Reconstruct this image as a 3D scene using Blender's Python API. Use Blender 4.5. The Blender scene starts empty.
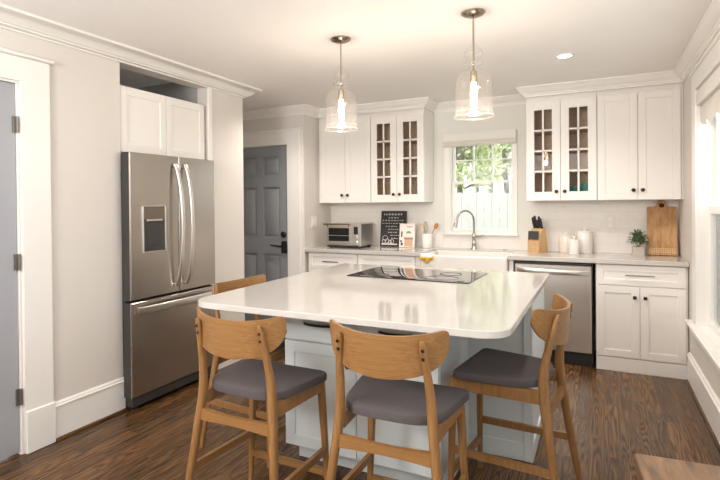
import bpy, bmesh, math, random
from mathutils import Vector, Matrix
random.seed(7)
PI = math.pi
scene = bpy.context.scene
COL = scene.collection

# ------------------------------------------------------------------ camera
CX, CY, FPX = 310.7, 208.7, 529.0
cd = bpy.data.cameras.new('camera'); cam = bpy.data.objects.new('camera', cd); COL.objects.link(cam)
yaw, pitch, roll = math.radians(28.69), math.radians(-.459), math.radians(-.539)
fw = Vector((-math.sin(yaw) * math.cos(pitch), math.cos(yaw) * math.cos(pitch), math.sin(pitch)))
r0 = Vector((math.cos(yaw), math.sin(yaw), 0)); u0 = r0.cross(fw)
rt = r0 * math.cos(roll) + u0 * math.sin(roll); up = u0 * math.cos(roll) - r0 * math.sin(roll)
cam.matrix_world = Matrix(((rt.x, up.x, -fw.x, -.5994), (rt.y, up.y, -fw.y, -5.5782), (rt.z, up.z, -fw.z, 1.3827), (0, 0, 0, 1)))
cd.sensor_fit = 'HORIZONTAL'; cd.sensor_width = 36; cd.lens = 36 * FPX / 720
cd.shift_x = (360 - CX) / 720; cd.shift_y = -(240 - CY) / 720
cd.clip_start = .05; cd.clip_end = 200
scene.camera = cam

# ------------------------------------------------------------------ world, lights, exposure
w = bpy.data.worlds.new('world'); scene.world = w; w.use_nodes = True
bg = w.node_tree.nodes['Background']; bg.inputs[0].default_value = (.92, .965, 1, 1); bg.inputs[1].default_value = 2.5
scene.view_settings.view_transform = 'Standard'; scene.view_settings.look = 'None'
scene.view_settings.gamma = 1; scene.view_settings.use_curve_mapping = False
scene.view_settings.exposure = -0.02
scene.cycles.max_bounces = 10; scene.cycles.diffuse_bounces = 5; scene.cycles.transparent_max_bounces = 16
scene.cycles.sample_clamp_indirect = 8

def area(name, loc, aim, sx, sy, power, color):
    l = bpy.data.lights.new(name, 'AREA'); l.shape = 'RECTANGLE'; l.size = sx; l.size_y = sy
    l.energy = power; l.color = color
    o = bpy.data.objects.new(name, l); COL.objects.link(o); o.location = loc
    o.rotation_euler = (Vector(aim) - Vector(loc)).to_track_quat('-Z', 'Y').to_euler()
    return o
area('room_light_behind', (-1.4, -7.4, 2.2), (-1.6, -2.0, 1.2), 3.0, .4, 34, (1, .96, .92))  # unseen fill lamp added behind the camera to brighten front faces
area('bounce_flash', (-2.6, -6.0, 1.9), (-2.0, -4.9, 2.44), .9, .7, 70, (1, .965, .94))  # added area lamp out of view that brightens the ceiling
area('window_light_right_far', (.25, -5.2, 1.35), (-1, -5.2, 1.2), 1.7, 1.5, 42, (.84, .93, 1))  # added area lamp standing in for daylight from the right, out of view
for px_, py_, pw_ in ((-.82, -1.45, 72), (-1.75, -1.1, 36), (-3.0, -1.33, 66), (-.82, -3.9, 14), (-2.2, -4.3, 12), (-2.9, -5.6, 14)):  # first is the recessed downlight; the others are added fill spots without fittings
    p = (px_, py_)
    l = bpy.data.lights.new('downlight_beam', 'SPOT'); l.energy = pw_; l.spot_size = 2.5; l.spot_blend = .8; l.shadow_soft_size = .05
    l.color = (1, .92, .84)
    o = bpy.data.objects.new('downlight_beam', l); COL.objects.link(o); o.location = (p[0], p[1], 2.425)

# ------------------------------------------------------------------ materials
def newmat(name):
    m = bpy.data.materials.new(name); m.use_nodes = True
    return m, m.node_tree.nodes, m.node_tree.links, m.node_tree.nodes['Principled BSDF']
def mat(name, col, rough=.5, metal=0, spec=.5, bump=0, bscale=40, coat=0, var=0, vscale=4, stretch=None):
    m, N, L, b = newmat(name)
    b.inputs['Base Color'].default_value = (*col, 1); b.inputs['Roughness'].default_value = rough
    b.inputs['Metallic'].default_value = metal; b.inputs['Specular IOR Level'].default_value = spec
    b.inputs['Coat Weight'].default_value = coat; b.inputs['Coat Roughness'].default_value = .05
    tc = N.new('ShaderNodeTexCoord'); mp = N.new('ShaderNodeMapping'); L.new(tc.outputs['Object'], mp.inputs[0])
    if stretch: mp.inputs['Scale'].default_value = stretch
    n = N.new('ShaderNodeTexNoise'); n.inputs['Scale'].default_value = vscale; n.inputs['Detail'].default_value = 4
    L.new(mp.outputs[0], n.inputs['Vector'])
    mx = N.new('ShaderNodeMix'); mx.data_type = 'RGBA'
    v = var if var else .015
    mx.inputs['A'].default_value = (*[max(0, c * (1 - v)) for c in col], 1); mx.inputs['B'].default_value = (*[min(1, c * (1 + v)) for c in col], 1)
    L.new(n.outputs['Fac'], mx.inputs['Factor']); L.new(mx.outputs['Result'], b.inputs['Base Color'])
    if bump:
        n2 = N.new('ShaderNodeTexNoise'); n2.inputs['Scale'].default_value = bscale; L.new(mp.outputs[0], n2.inputs['Vector'])
        bp = N.new('ShaderNodeBump'); bp.inputs['Strength'].default_value = bump; bp.inputs['Distance'].default_value = .004
        L.new(n2.outputs['Fac'], bp.inputs['Height']); L.new(bp.outputs[0], b.inputs['Normal'])
    return m
def emis(name, col, s):
    m, N, L, b = newmat(name)
    b.inputs['Base Color'].default_value = (*col, 1); b.inputs['Emission Color'].default_value = (*col, 1); b.inputs['Emission Strength'].default_value = s
    return m
def thin_glass(name, tint=(1, 1, 1), refl=.06, rough=.0, milky=0):
    m, N, L, b = newmat(name); N.remove(b)
    t = N.new('ShaderNodeBsdfTransparent'); t.inputs[0].default_value = (*tint, 1)
    g = N.new('ShaderNodeBsdfGlossy'); g.inputs['Roughness'].default_value = rough
    f = N.new('ShaderNodeLayerWeight'); f.inputs['Blend'].default_value = .25
    mp = N.new('ShaderNodeMapRange'); mp.inputs['To Min'].default_value = refl; mp.inputs['To Max'].default_value = .7
    L.new(f.outputs['Facing'], mp.inputs['Value'])
    pw = N.new('ShaderNodeMath'); pw.operation = 'POWER'; pw.inputs[1].default_value = 2.2
    L.new(f.outputs['Facing'], pw.inputs[0]); L.new(pw.outputs[0], mp.inputs['Value'])
    mx = N.new('ShaderNodeMixShader'); L.new(mp.outputs[0], mx.inputs[0]); L.new(t.outputs[0], mx.inputs[1]); L.new(g.outputs[0], mx.inputs[2])
    out = mx.outputs[0]
    if milky:
        d = N.new('ShaderNodeBsdfTranslucent'); d.inputs[0].default_value = (.95, .92, .86, 1); d2 = N.new('ShaderNodeBsdfDiffuse'); d2.inputs[0].default_value = (.95, .92, .86, 1)
        ad = N.new('ShaderNodeMixShader'); L.new(d.outputs[0], ad.inputs[1]); L.new(d2.outputs[0], ad.inputs[2])
        m2 = N.new('ShaderNodeMixShader'); m2.inputs[0].default_value = milky; L.new(out, m2.inputs[1]); L.new(ad.outputs[0], m2.inputs[2]); out = m2.outputs[0]
    L.new(out, N['Material Output'].inputs[0])
    return m
def wood(name, c1, c2, rough=.45, scale=(30, 2.2, 30), rot=(0, 0, 0), bands=1.0, bump=.12):
    m, N, L, b = newmat(name)
    tc = N.new('ShaderNodeTexCoord'); mp = N.new('ShaderNodeMapping'); mp.inputs['Scale'].default_value = scale; mp.inputs['Rotation'].default_value = rot
    L.new(tc.outputs['Object'], mp.inputs[0])
    n = N.new('ShaderNodeTexNoise'); n.inputs['Scale'].default_value = 1.6; n.inputs['Detail'].default_value = 6; n.inputs['Distortion'].default_value = .6 * bands
    L.new(mp.outputs[0], n.inputs['Vector'])
    r = N.new('ShaderNodeValToRGB'); r.color_ramp.elements[0].position = .3; r.color_ramp.elements[1].position = .72
    r.color_ramp.elements[0].color = (*c1, 1); r.color_ramp.elements[1].color = (*c2, 1)
    L.new(n.outputs['Fac'], r.inputs[0]); L.new(r.outputs[0], b.inputs['Base Color'])
    b.inputs['Roughness'].default_value = rough
    bp = N.new('ShaderNodeBump'); bp.inputs['Strength'].default_value = bump; bp.inputs['Distance'].default_value = .002
    L.new(n.outputs['Fac'], bp.inputs['Height']); L.new(bp.outputs[0], b.inputs['Normal'])
    return m
def floor_mat():
    m, N, L, b = newmat('dark_oak_boards')
    tc = N.new('ShaderNodeTexCoord')
    sp = N.new('ShaderNodeSeparateXYZ'); L.new(tc.outputs['Object'], sp.inputs[0])
    def math_(op, a, bb=None):
        n = N.new('ShaderNodeMath'); n.operation = op
        for i, v in enumerate((a, bb)):
            if v is None: continue
            if isinstance(v, (int, float)): n.inputs[i].default_value = v
            else: L.new(v, n.inputs[i])
        return n.outputs[0]
    W, LEN = .083, 1.3
    px = math_('DIVIDE', sp.outputs['X'], W); ix = math_('FLOOR', px); fx = math_('FRACT', px)
    wn = N.new('ShaderNodeTexWhiteNoise'); wn.noise_dimensions = '1D'; L.new(ix, wn.inputs['W'])
    py = math_('ADD', math_('DIVIDE', sp.outputs['Y'], LEN), math_('MULTIPLY', wn.outputs['Value'], 7.3)); iy = math_('FLOOR', py); fy = math_('FRACT', py)
    cid = N.new('ShaderNodeCombineXYZ'); L.new(ix, cid.inputs[0]); L.new(iy, cid.inputs[1])
    w2 = N.new('ShaderNodeTexWhiteNoise'); w2.noise_dimensions = '3D'; L.new(cid.outputs[0], w2.inputs['Vector'])
    # grain coordinates, shifted per board
    gx = math_('ADD', math_('MULTIPLY', fx, W), math_('MULTIPLY', w2.outputs['Value'], 31.0))
    gy = math_('ADD', sp.outputs['Y'], math_('MULTIPLY', w2.outputs['Value'], 57.0))
    gv = N.new('ShaderNodeCombineXYZ'); L.new(gx, gv.inputs[0]); L.new(gy, gv.inputs[1]); L.new(w2.outputs['Value'], gv.inputs[2])
    mp = N.new('ShaderNodeMapping'); mp.inputs['Scale'].default_value = (8, .40, 1); L.new(gv.outputs[0], mp.inputs[0])
    n1 = N.new('ShaderNodeTexNoise'); n1.inputs['Scale'].default_value = 1.5; n1.inputs['Detail'].default_value = 2; L.new(mp.outputs[0], n1.inputs['Vector'])
    rings = math_('SINE', math_('MULTIPLY', n1.outputs['Fac'], 130.0))
    mp2 = N.new('ShaderNodeMapping'); mp2.inputs['Scale'].default_value = (330, 3.5, 1); L.new(gv.outputs[0], mp2.inputs[0])
    n2 = N.new('ShaderNodeTexNoise'); n2.inputs['Scale'].default_value = 1.0; n2.inputs['Detail'].default_value = 4; L.new(mp2.outputs[0], n2.inputs['Vector'])
    g = math_('ADD', math_('MULTIPLY', rings, .10), math_('ADD', math_('MULTIPLY', n2.outputs['Fac'], .62), .19))
    r = N.new('ShaderNodeValToRGB'); e = r.color_ramp.elements
    e[0].position = .30; e[0].color = (.028, .013, .0055, 1); e[1].position = .80; e[1].color = (.30, .155, .058, 1)
    k = e.new(.52); k.color = (.122, .058, .021, 1)
    L.new(g, r.inputs[0])
    hv = N.new('ShaderNodeHueSaturation'); L.new(r.outputs[0], hv.inputs['Color'])
    L.new(math_('ADD', math_('MULTIPLY', w2.outputs['Value'], .6), .62), hv.inputs['Value'])
    seam = math_('MULTIPLY', math_('GREATER_THAN', fx, .02), math_('GREATER_THAN', fy, .0018))
    mx = N.new('ShaderNodeMix'); mx.data_type = 'RGBA'; mx.inputs['A'].default_value = (.012, .007, .004, 1)
    L.new(seam, mx.inputs['Factor']); L.new(hv.outputs[0], mx.inputs['B']); L.new(mx.outputs['Result'], b.inputs['Base Color'])
    b.inputs['Roughness'].default_value = .27; b.inputs['Specular IOR Level'].default_value = .28
    bp = N.new('ShaderNodeBump'); bp.inputs['Strength'].default_value = .25; bp.inputs['Distance'].default_value = .002
    L.new(math_('ADD', math_('MULTIPLY', g, .5), seam), bp.inputs['Height']); L.new(bp.outputs[0], b.inputs['Normal'])
    return m
def tile_mat():
    m, N, L, b = newmat('white_subway_tile')
    tc = N.new('ShaderNodeTexCoord'); mp = N.new('ShaderNodeMapping'); mp.inputs['Rotation'].default_value = (PI / 2, 0, 0)
    sp = N.new('ShaderNodeSeparateXYZ'); cb = N.new('ShaderNodeCombineXYZ')
    L.new(tc.outputs['Object'], sp.inputs[0]); L.new(sp.outputs['X'], cb.inputs[0]); L.new(sp.outputs['Z'], cb.inputs[1])
    br = N.new('ShaderNodeTexBrick'); L.new(cb.outputs[0], br.inputs['Vector'])
    br.inputs['Color1'].default_value = (.86, .83, .785, 1); br.inputs['Color2'].default_value = (.84, .805, .76, 1); br.inputs['Mortar'].default_value = (.77, .74, .69, 1)
    br.inputs['Scale'].default_value = 1; br.inputs['Brick Width'].default_value = .15; br.inputs['Row Height'].default_value = .076
    br.inputs['Mortar Size'].default_value = .0018; br.inputs['Mortar Smooth'].default_value = .3
    L.new(br.outputs['Color'], b.inputs['Base Color']); b.inputs['Roughness'].default_value = .08
    n = N.new('ShaderNodeTexNoise'); n.inputs['Scale'].default_value = 9; L.new(cb.outputs[0], n.inputs['Vector'])
    s = N.new('ShaderNodeMath'); s.operation = 'MULTIPLY_ADD'; L.new(br.outputs['Fac'], s.inputs[0]); s.inputs[1].default_value = -1; L.new(n.outputs['Fac'], s.inputs[2])
    bp = N.new('ShaderNodeBump'); bp.inputs['Strength'].default_value = .35; bp.inputs['Distance'].default_value = .002; L.new(s.outputs[0], bp.inputs['Height']); L.new(bp.outputs[0], b.inputs['Normal'])
    return m
def steel(name, col, rough, axis):
    m, N, L, b = newmat(name)
    b.inputs['Base Color'].default_value = (*col, 1); b.inputs['Metallic'].default_value = 1
    tc = N.new('ShaderNodeTexCoord'); mp = N.new('ShaderNodeMapping'); L.new(tc.outputs['Object'], mp.inputs[0])
    sc = [500, 500, 500]; sc[axis] = 4; mp.inputs['Scale'].default_value = sc
    n = N.new('ShaderNodeTexNoise'); n.inputs['Scale'].default_value = 1; L.new(mp.outputs[0], n.inputs['Vector'])
    r = N.new('ShaderNodeMapRange'); r.inputs['To Min'].default_value = rough - .005; r.inputs['To Max'].default_value = rough + .005
    L.new(n.outputs['Fac'], r.inputs['Value']); L.new(r.outputs[0], b.inputs['Roughness'])
    return m

X = {}
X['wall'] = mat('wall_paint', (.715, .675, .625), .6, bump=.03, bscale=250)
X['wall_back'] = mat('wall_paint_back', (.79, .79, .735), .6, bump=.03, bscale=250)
X['ceil'] = mat('ceiling_paint', (.93, .905, .875), .7, bump=.02, bscale=250)
X['trim'] = mat('trim_paint', (.86, .84, .80), .35)
X['cab'] = mat('cabinet_paint', (.86, .83, .79), .35)
X['cab_in'] = wood('cabinet_inside_wood', (.56, .41, .27), (.70, .54, .38), .5)
X['isl'] = mat('island_paint', (.72, .78, .79), .35)
X['quartz'] = mat('white_quartz', (.57, .545, .51), .07, spec=.55, var=.03, vscale=18)
X['floor'] = floor_mat()
X['tile'] = tile_mat()
X['steel'] = steel('stainless_steel', (.49, .45, .405), .27, 2)
X['steel_h'] = steel('stainless_steel_sideways', (.74, .69, .64), .30, 0)
X['handle'] = mat('satin_steel', (.74, .71, .67), .28, 1)
X['chrome'] = mat('brushed_nickel', (.55, .52, .49), .18, 1)
X['nickel'] = mat('antique_nickel', (.42, .36, .29), .25, 1)
X['dark'] = mat('dark_plastic', (.03, .03, .03), .4)
X['darkgrey'] = mat('dark_grey_side', (.040, .038, .036), .45)
X['bronze'] = mat('dark_bronze', (.055, .042, .035), .3, .8)
X['hinge'] = mat('grey_hinge_steel', (.22, .20, .185), .4, .7)
X['black'] = mat('black_metal', (.018, .017, .017), .35, .3)
X['blackglass'] = mat('black_glass', (.012, .012, .013), .03, spec=.5)
X['glass'] = thin_glass('clear_glass', refl=.012)
X['shade'] = thin_glass('pendant_glass', (.985, .98, .975), .07, .02, .013)
X['rimglass'] = thin_glass('thick_rim_glass', (.98, .975, .965), .12, .05, .045)
X['shed'] = mat('shed_grey_paint', (.15, .17, .17), .8, var=.15, vscale=6, stretch=(9, 9, .6))
m_, N_, L_, b_ = newmat('dark_insect_mesh'); b_.inputs['Base Color'].default_value = (.10, .11, .11, 1); b_.inputs['Roughness'].default_value = .7; b_.inputs['Alpha'].default_value = .6; X['screen'] = m_
X['disp'] = mat('dispenser_bronze', (.20, .165, .13), .35, .6)
X['well'] = mat('dispenser_well_brown', (.055, .045, .038), .4)
X['window_glass'] = thin_glass('window_glass', refl=.004)
X['alcove'] = mat('alcove_grey_paint', (.36, .355, .35), .6)  # alcove interior is a darker grey than the other walls
X['door'] = mat('grey_door_paint', (.285, .30, .32), .42)
X['door2'] = mat('blue_grey_door_paint', (.37, .38, .41), .4)
X['oak'] = wood('stool_oak', (.225, .107, .033), (.325, .168, .060), .42, (60, 60, 4.0))
X['oak_rail'] = wood('stool_oak_crossgrain', (.225, .107, .033), (.325, .168, .060), .40, (1.6, 60, 95))
X['fabric'] = mat('grey_fabric', (.105, .092, .092), .95, spec=.15, bump=.5, bscale=700, var=.12, vscale=300)
X['table'] = wood('weathered_oak', (.08, .042, .019), (.27, .150, .072), .4, (34, 4, 30))
X['board'] = wood('acacia_board', (.36, .17, .06), (.62, .36, .16), .45, (20, 20, 2.2))
X['board_cut'] = mat('carved_pale_wood', (.72, .52, .30), .6)
X['block'] = wood('knife_block_wood', (.56, .34, .16), (.68, .44, .22), .45, (20, 20, 3))
X['paleoak'] = wood('pale_spoon_wood', (.60, .44, .28), (.72, .56, .38), .6, (20, 20, 3))
X['redwood'] = wood('orange_spoon_wood', (.42, .17, .05), (.60, .28, .09), .5, (20, 20, 3))
X['ceramic'] = mat('white_ceramic', (.84, .80, .75), .18, coat=.3)
X['cream'] = mat('cream_ceramic', (.84, .76, .68), .22, coat=.3)
X['sink'] = mat('white_fireclay', (.80, .77, .73), .12, coat=.4)
X['pot'] = mat('greywash_pot', (.52, .46, .41), .7, var=.2, vscale=60, stretch=(1, 1, 6))
X['soil'] = mat('soil', (.03, .02, .014), .9)
X['leaf'] = mat('plant_leaf', (.14, .20, .10), .5, var=.4, vscale=40)
X['treeleaf'] = mat('tree_leaf', (.55, .60, .33), .6, var=.3, vscale=6)
X['bark'] = mat('bark', (.22, .19, .16), .9, bump=.5, bscale=30, var=.3)
X['fence'] = mat('weathered_fence', (.68, .65, .61), .8, var=.12, vscale=9, stretch=(9, 9, .6))
X['lawn'] = mat('lawn', (.20, .28, .11), .9, var=.3)
X['blind'] = mat('white_linen', (.86, .84, .80), .8, bump=.3, bscale=300, var=.05, vscale=60, stretch=(1, 1, 12))
X['blindband'] = mat('linen_hem_band', (.76, .72, .65), .85, bump=.5, bscale=200, var=.12, vscale=40, stretch=(1, 1, 10))
X['slate'] = mat('black_chalkboard', (.022, .020, .019), .6)
X['chalk'] = mat('white_chalk', (.72, .70, .66), .8)
X['paper'] = mat('white_paper', (.82, .78, .72), .6)
X['pink'] = mat('print_pink', (.66, .40, .28), .6)
X['ink'] = mat('print_dark', (.05, .04, .04), .6)
X['green'] = mat('print_green', (.25, .28, .10), .6)
X['teal'] = mat('teal_glaze', (.03, .22, .19), .2, coat=.3)
X['yellow'] = mat('yellow_cloth', (.72, .46, .06), .85, bump=.5, bscale=300, var=.1, vscale=60)
X['palecloth'] = mat('pale_blue_cloth', (.78, .82, .86), .85)
X['bulb'] = emis('warm_bulb_glow', (1, .72, .42), 45)
X['lens'] = emis('downlight_glow', (1, .93, .84), 14)
X['plate'] = mat('white_plastic', (.80, .76, .71), .3)

# ------------------------------------------------------------------ mesh helpers
class MB:
    def __init__(self, xf=None):
        self.bm = bmesh.new(); self.xf = xf; self.mi = 0
    def v(self, p):
        p = Vector(p)
        if self.xf: p = self.xf(p)
        return self.bm.verts.new(p)
    def f(self, vs):
        try:
            fc = self.bm.faces.new(vs); fc.material_index = self.mi; fc.smooth = True
            return fc
        except ValueError: return None
    def loft(self, rings, cap0=True, cap1=True, closed=True):
        R = [[self.v(p) for p in r] for r in rings]
        n = len(R[0])
        for a, b in zip(R, R[1:]):
            for i in range(n if closed else n - 1):
                j = (i + 1) % n
                self.f([a[i], a[j], b[j], b[i]])
        if cap0: self.f(R[0][::-1])
        if cap1: self.f(R[-1])
        return self
    def box(self, a, b, bev=0):
        x0, x1 = sorted((a[0], b[0])); y0, y1 = sorted((a[1], b[1])); z0, z1 = sorted((a[2], b[2]))
        d = min(bev, .45 * min(x1 - x0, y1 - y0, z1 - z0)) if bev else 0
        if d <= 0:
            self.loft([[(x0, y0, z), (x1, y0, z), (x1, y1, z), (x0, y1, z)] for z in (z0, z1)])
        else:
            def ring(z, i, c):   # octagon ring with corner cut c, inset i
                X0, X1, Y0, Y1 = x0 + i, x1 - i, y0 + i, y1 - i
                c = max(c, 1e-5)
                return [(X0 + c, Y0, z), (X1 - c, Y0, z), (X1, Y0 + c, z), (X1, Y1 - c, z), (X1 - c, Y1, z), (X0 + c, Y1, z), (X0, Y1 - c, z), (X0, Y0 + c, z)]
            self.loft([ring(z0, d, d * .3), ring(z0 + d, 0, d), ring(z1 - d, 0, d), ring(z1, d, d * .3)])
        return self
    def tube(self, pts, r, n=10, cap=True, flat=None):
        pts = [Vector(p) for p in pts]; m = len(pts)
        rs = r if isinstance(r, (list, tuple)) else [r] * m
        rings = []; pn = None
        for i, p in enumerate(pts):
            t = (pts[min(i + 1, m - 1)] - pts[max(i - 1, 0)]).normalized()
            if pn is None:
                a = Vector((0, 0, 1)) if abs(t.z) < .9 else Vector((1, 0, 0))
                pn = t.cross(a).normalized()
            pn = (pn - t * pn.dot(t)).normalized(); bn = t.cross(pn)
            rings.append([p + (pn * math.cos(2 * PI * k / n) + bn * math.sin(2 * PI * k / n)) * rs[i] for k in range(n)])
        return self.loft(rings, cap, cap)
    def bar(self, pts, wx, wy, rnd=.35):
        """a bar of rounded rectangular section in the xy plane, swept through pts (mostly vertical)"""
        m = len(pts); wx = wx if isinstance(wx, (list, tuple)) else [wx] * m; wy = wy if isinstance(wy, (list, tuple)) else [wy] * m
        rings = []
        for p, a, b in zip(pts, wx, wy):
            rings.append([(p[0] + q[0], p[1] + q[1], p[2]) for q in rrect(a, b, min(a, b) * rnd, 3)])
        return self.loft(rings)
    def lathe(self, prof, c=(0, 0, 0), n=24, cap0=True, cap1=True):
        rings = [[(c[0] + r * math.cos(2 * PI * k / n), c[1] + r * math.sin(2 * PI * k / n), c[2] + z) for k in range(n)] for r, z in prof]
        return self.loft(rings, cap0, cap1)
    def cyl(self, a, b, r, n=16): return self.tube([a, b], r, n)
    def sweep(self, path, prof, z, closed_prof=True):
        """profile (out, dz) swept along a plan path, out = right-hand side of travel, mitred"""
        P = [Vector((p[0], p[1])) for p in path]; rings = []
        for i, p in enumerate(P):
            ns = []
            if i > 0: d = (P[i] - P[i - 1]).normalized(); ns.append(Vector((d.y, -d.x)))
            if i < len(P) - 1: d = (P[i + 1] - P[i]).normalized(); ns.append(Vector((d.y, -d.x)))
            n = ns[0] if len(ns) == 1 else (ns[0] + ns[1]) / (1 + ns[0].dot(ns[1]))
            rings.append([(p.x + n.x * o, p.y + n.y * o, z + dz) for o, dz in prof])
        return self.loft(rings)
    def obj(self, name, m, parent=None, off=None, sharp=35):
        bmesh.ops.recalc_face_normals(self.bm, faces=self.bm.faces)
        o0 = Vector(off) if off else (origin(parent) if parent else Vector((0, 0, 0)))
        if o0.length: bmesh.ops.translate(self.bm, verts=self.bm.verts, vec=-o0)
        me = bpy.data.meshes.new(name); self.bm.to_mesh(me); self.bm.free()
        for k in (m if isinstance(m, (list, tuple)) else [m]): me.materials.append(X[k])
        me.set_sharp_from_angle(angle=math.radians(sharp))
        o = bpy.data.objects.new(name, me); COL.objects.link(o)
        if parent: o.parent = parent
        elif off: o.location = off
        return o
def origin(o):
    p = Vector((0, 0, 0))
    while o: p += o.location; o = o.parent
    return p
def rrect(a, b, r, k=4):
    pts = []
    for cx, cy, s in ((a / 2 - r, b / 2 - r, 0), (-a / 2 + r, b / 2 - r, 1), (-a / 2 + r, -b / 2 + r, 2), (a / 2 - r, -b / 2 + r, 3)):
        for i in range(k + 1):
            t = PI / 2 * (s + i / k); pts.append((cx + r * math.cos(t), cy + r * math.sin(t)))
    return pts
def rpoly(pts, rad, k=5):
    out = []; n = len(pts)
    for i in range(n):
        p = Vector(pts[i]); a = (Vector(pts[i - 1]) - p); b = (Vector(pts[(i + 1) % n]) - p)
        r = rad[i] if isinstance(rad, (list, tuple)) else rad
        A = p + a.normalized() * r; B = p + b.normalized() * r
        for j in range(k + 1):
            t = j / k; q = A * (1 - t) ** 2 + p * 2 * t * (1 - t) + B * t * t
            out.append((q.x, q.y))
    return out
def tag(o, label=None, cat=None, group=None, kind=None):
    if label: o['label'] = label
    if cat: o['category'] = cat
    if group: o['group'] = group
    if kind: o['kind'] = kind
    return o
def thing(name, label, cat, loc=(0, 0, 0), group=None):
    o = bpy.data.objects.new(name, None); COL.objects.link(o); o.location = loc; o.empty_display_size = .1
    return tag(o, label, cat, group)
def struct(o, label, cat): return tag(o, label, cat, kind='structure')
def copy_tree(o, parent=None):
    c = o.copy(); COL.objects.link(c); c.parent = parent
    for ch in list(o.children): copy_tree(ch, c)
    return c
def F_back(d0):      # front facing -Y: u -> x, d -> out of the plane y = d0, w -> z
    return lambda p: Vector((p.x, d0 - p.y, p.z))
def F_left(d0):      # front facing +X: u -> y
    return lambda p: Vector((d0 + p.y, p.x, p.z))
def shaker(m, u0, u1, w0, w1, t=.02, fr=.058, rec=.008):
    """framed door in (u, depth, w); back at depth 0, front at t"""
    b = .0018
    m.box((u0, 0, w0), (u0 + fr, t, w1), b); m.box((u1 - fr, 0, w0), (u1, t, w1), b)
    m.box((u0 + fr - .001, 0, w0), (u1 - fr + .001, t, w0 + fr), b); m.box((u0 + fr - .001, 0, w1 - fr), (u1 - fr + .001, t, w1), b)
    m.box((u0 + fr - .002, .001, w0 + fr - .002), (u1 - fr + .002, t - rec, w1 - fr + .002))
    return m
def glazed(m, u0, u1, w0, w1, fr, rail, cols=2, rows=4, t=.02):
    b = .0018; mu = .016
    m.box((u0, 0, w0), (u0 + fr, t, w1), b); m.box((u1 - fr, 0, w0), (u1, t, w1), b)
    m.box((u0 + fr, 0, w0), (u1 - fr, t, w0 + rail), b); m.box((u0 + fr, 0, w1 - rail), (u1 - fr, t, w1), b)
    for i in range(1, cols):
        c = u0 + fr + (u1 - u0 - 2 * fr) * i / cols; m.box((c - mu / 2, .003, w0 + rail), (c + mu / 2, t - .001, w1 - rail), b)
    for i in range(1, rows):
        c = w0 + rail + (w1 - w0 - 2 * rail) * i / rows; m.box((u0 + fr, .003, c - mu / 2), (u1 - fr, t - .001, c + mu / 2), b)
    return m

CROWN = [(0, 0), (.092, 0), (.092, -.014), (.082, -.020), (.072, -.040), (.050, -.064), (.030, -.076), (.026, -.090), (.016, -.096), (.014, -.112), (0, -.112)]
CROWN_L = [(0, 0), (.128, 0), (.128, -.015), (.122, -.018), (.114, -.020), (.098, -.026), (.076, -.038), (.060, -.052), (.052, -.060), (.040, -.062), (.038, -.070), (.028, -.074), (.018, -.076), (.016, -.084), (0, -.084)]
BASE = [(0, 0), (.018, 0), (.018, .196), (.023, .199), (.023, .205), (.014, .210), (.014, .218), (.008, .226), (0, .227)]
SHOE = [(.018, .0005), (.033, .0005), (.032, .008), (.027, .015), (.018, .018)]
CROWN = [(a * .82, b * .82) for a, b in CROWN]
ZC = 2.437

# ------------------------------------------------------------------ room shell
struct(MB().box((-5.0, -7.8, -.1), (.12, .12, 0)).obj('floor', 'floor'), 'dark brown oak strip floor of the kitchen', 'floor')
struct(MB().box((-5.0, -7.8, ZC), (.14, .14, ZC + .1)).obj('ceiling', 'ceil'), 'smooth pale ceiling above the kitchen', 'ceiling')
# back wall with the window opening
WX0, WX1, WZ0, WZ1 = -1.984, -1.340, 1.075, 2.085
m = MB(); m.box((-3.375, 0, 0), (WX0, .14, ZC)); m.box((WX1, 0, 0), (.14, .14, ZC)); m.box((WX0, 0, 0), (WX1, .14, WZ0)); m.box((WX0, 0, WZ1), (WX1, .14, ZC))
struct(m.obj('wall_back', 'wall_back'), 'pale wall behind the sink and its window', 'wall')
# hall wall with the grey door, standing forward of the back wall
DX0, DX1, DZ = -4.340, -3.566, 2.037
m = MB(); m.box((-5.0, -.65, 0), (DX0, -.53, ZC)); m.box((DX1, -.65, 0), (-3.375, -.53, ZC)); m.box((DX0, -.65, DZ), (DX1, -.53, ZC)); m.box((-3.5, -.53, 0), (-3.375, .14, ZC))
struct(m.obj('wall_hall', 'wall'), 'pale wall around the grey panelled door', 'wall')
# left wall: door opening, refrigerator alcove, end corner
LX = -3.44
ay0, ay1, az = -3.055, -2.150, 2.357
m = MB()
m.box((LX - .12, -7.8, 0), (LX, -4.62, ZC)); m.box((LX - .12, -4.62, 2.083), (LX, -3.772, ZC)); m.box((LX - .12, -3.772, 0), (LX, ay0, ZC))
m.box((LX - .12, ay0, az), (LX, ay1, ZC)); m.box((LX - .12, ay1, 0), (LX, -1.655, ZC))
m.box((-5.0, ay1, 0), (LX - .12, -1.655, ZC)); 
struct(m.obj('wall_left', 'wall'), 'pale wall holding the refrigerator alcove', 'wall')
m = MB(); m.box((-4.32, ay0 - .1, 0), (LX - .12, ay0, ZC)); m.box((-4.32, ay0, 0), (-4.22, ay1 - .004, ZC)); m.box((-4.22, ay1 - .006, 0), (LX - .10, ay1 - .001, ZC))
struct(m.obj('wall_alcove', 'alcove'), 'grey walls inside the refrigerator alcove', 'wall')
struct(MB().box((-5.1, -1.655, 0), (-4.98, -.53, ZC)).obj('wall_hall_end', 'wall'), 'end wall of the small passage beside the grey door', 'wall')
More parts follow.
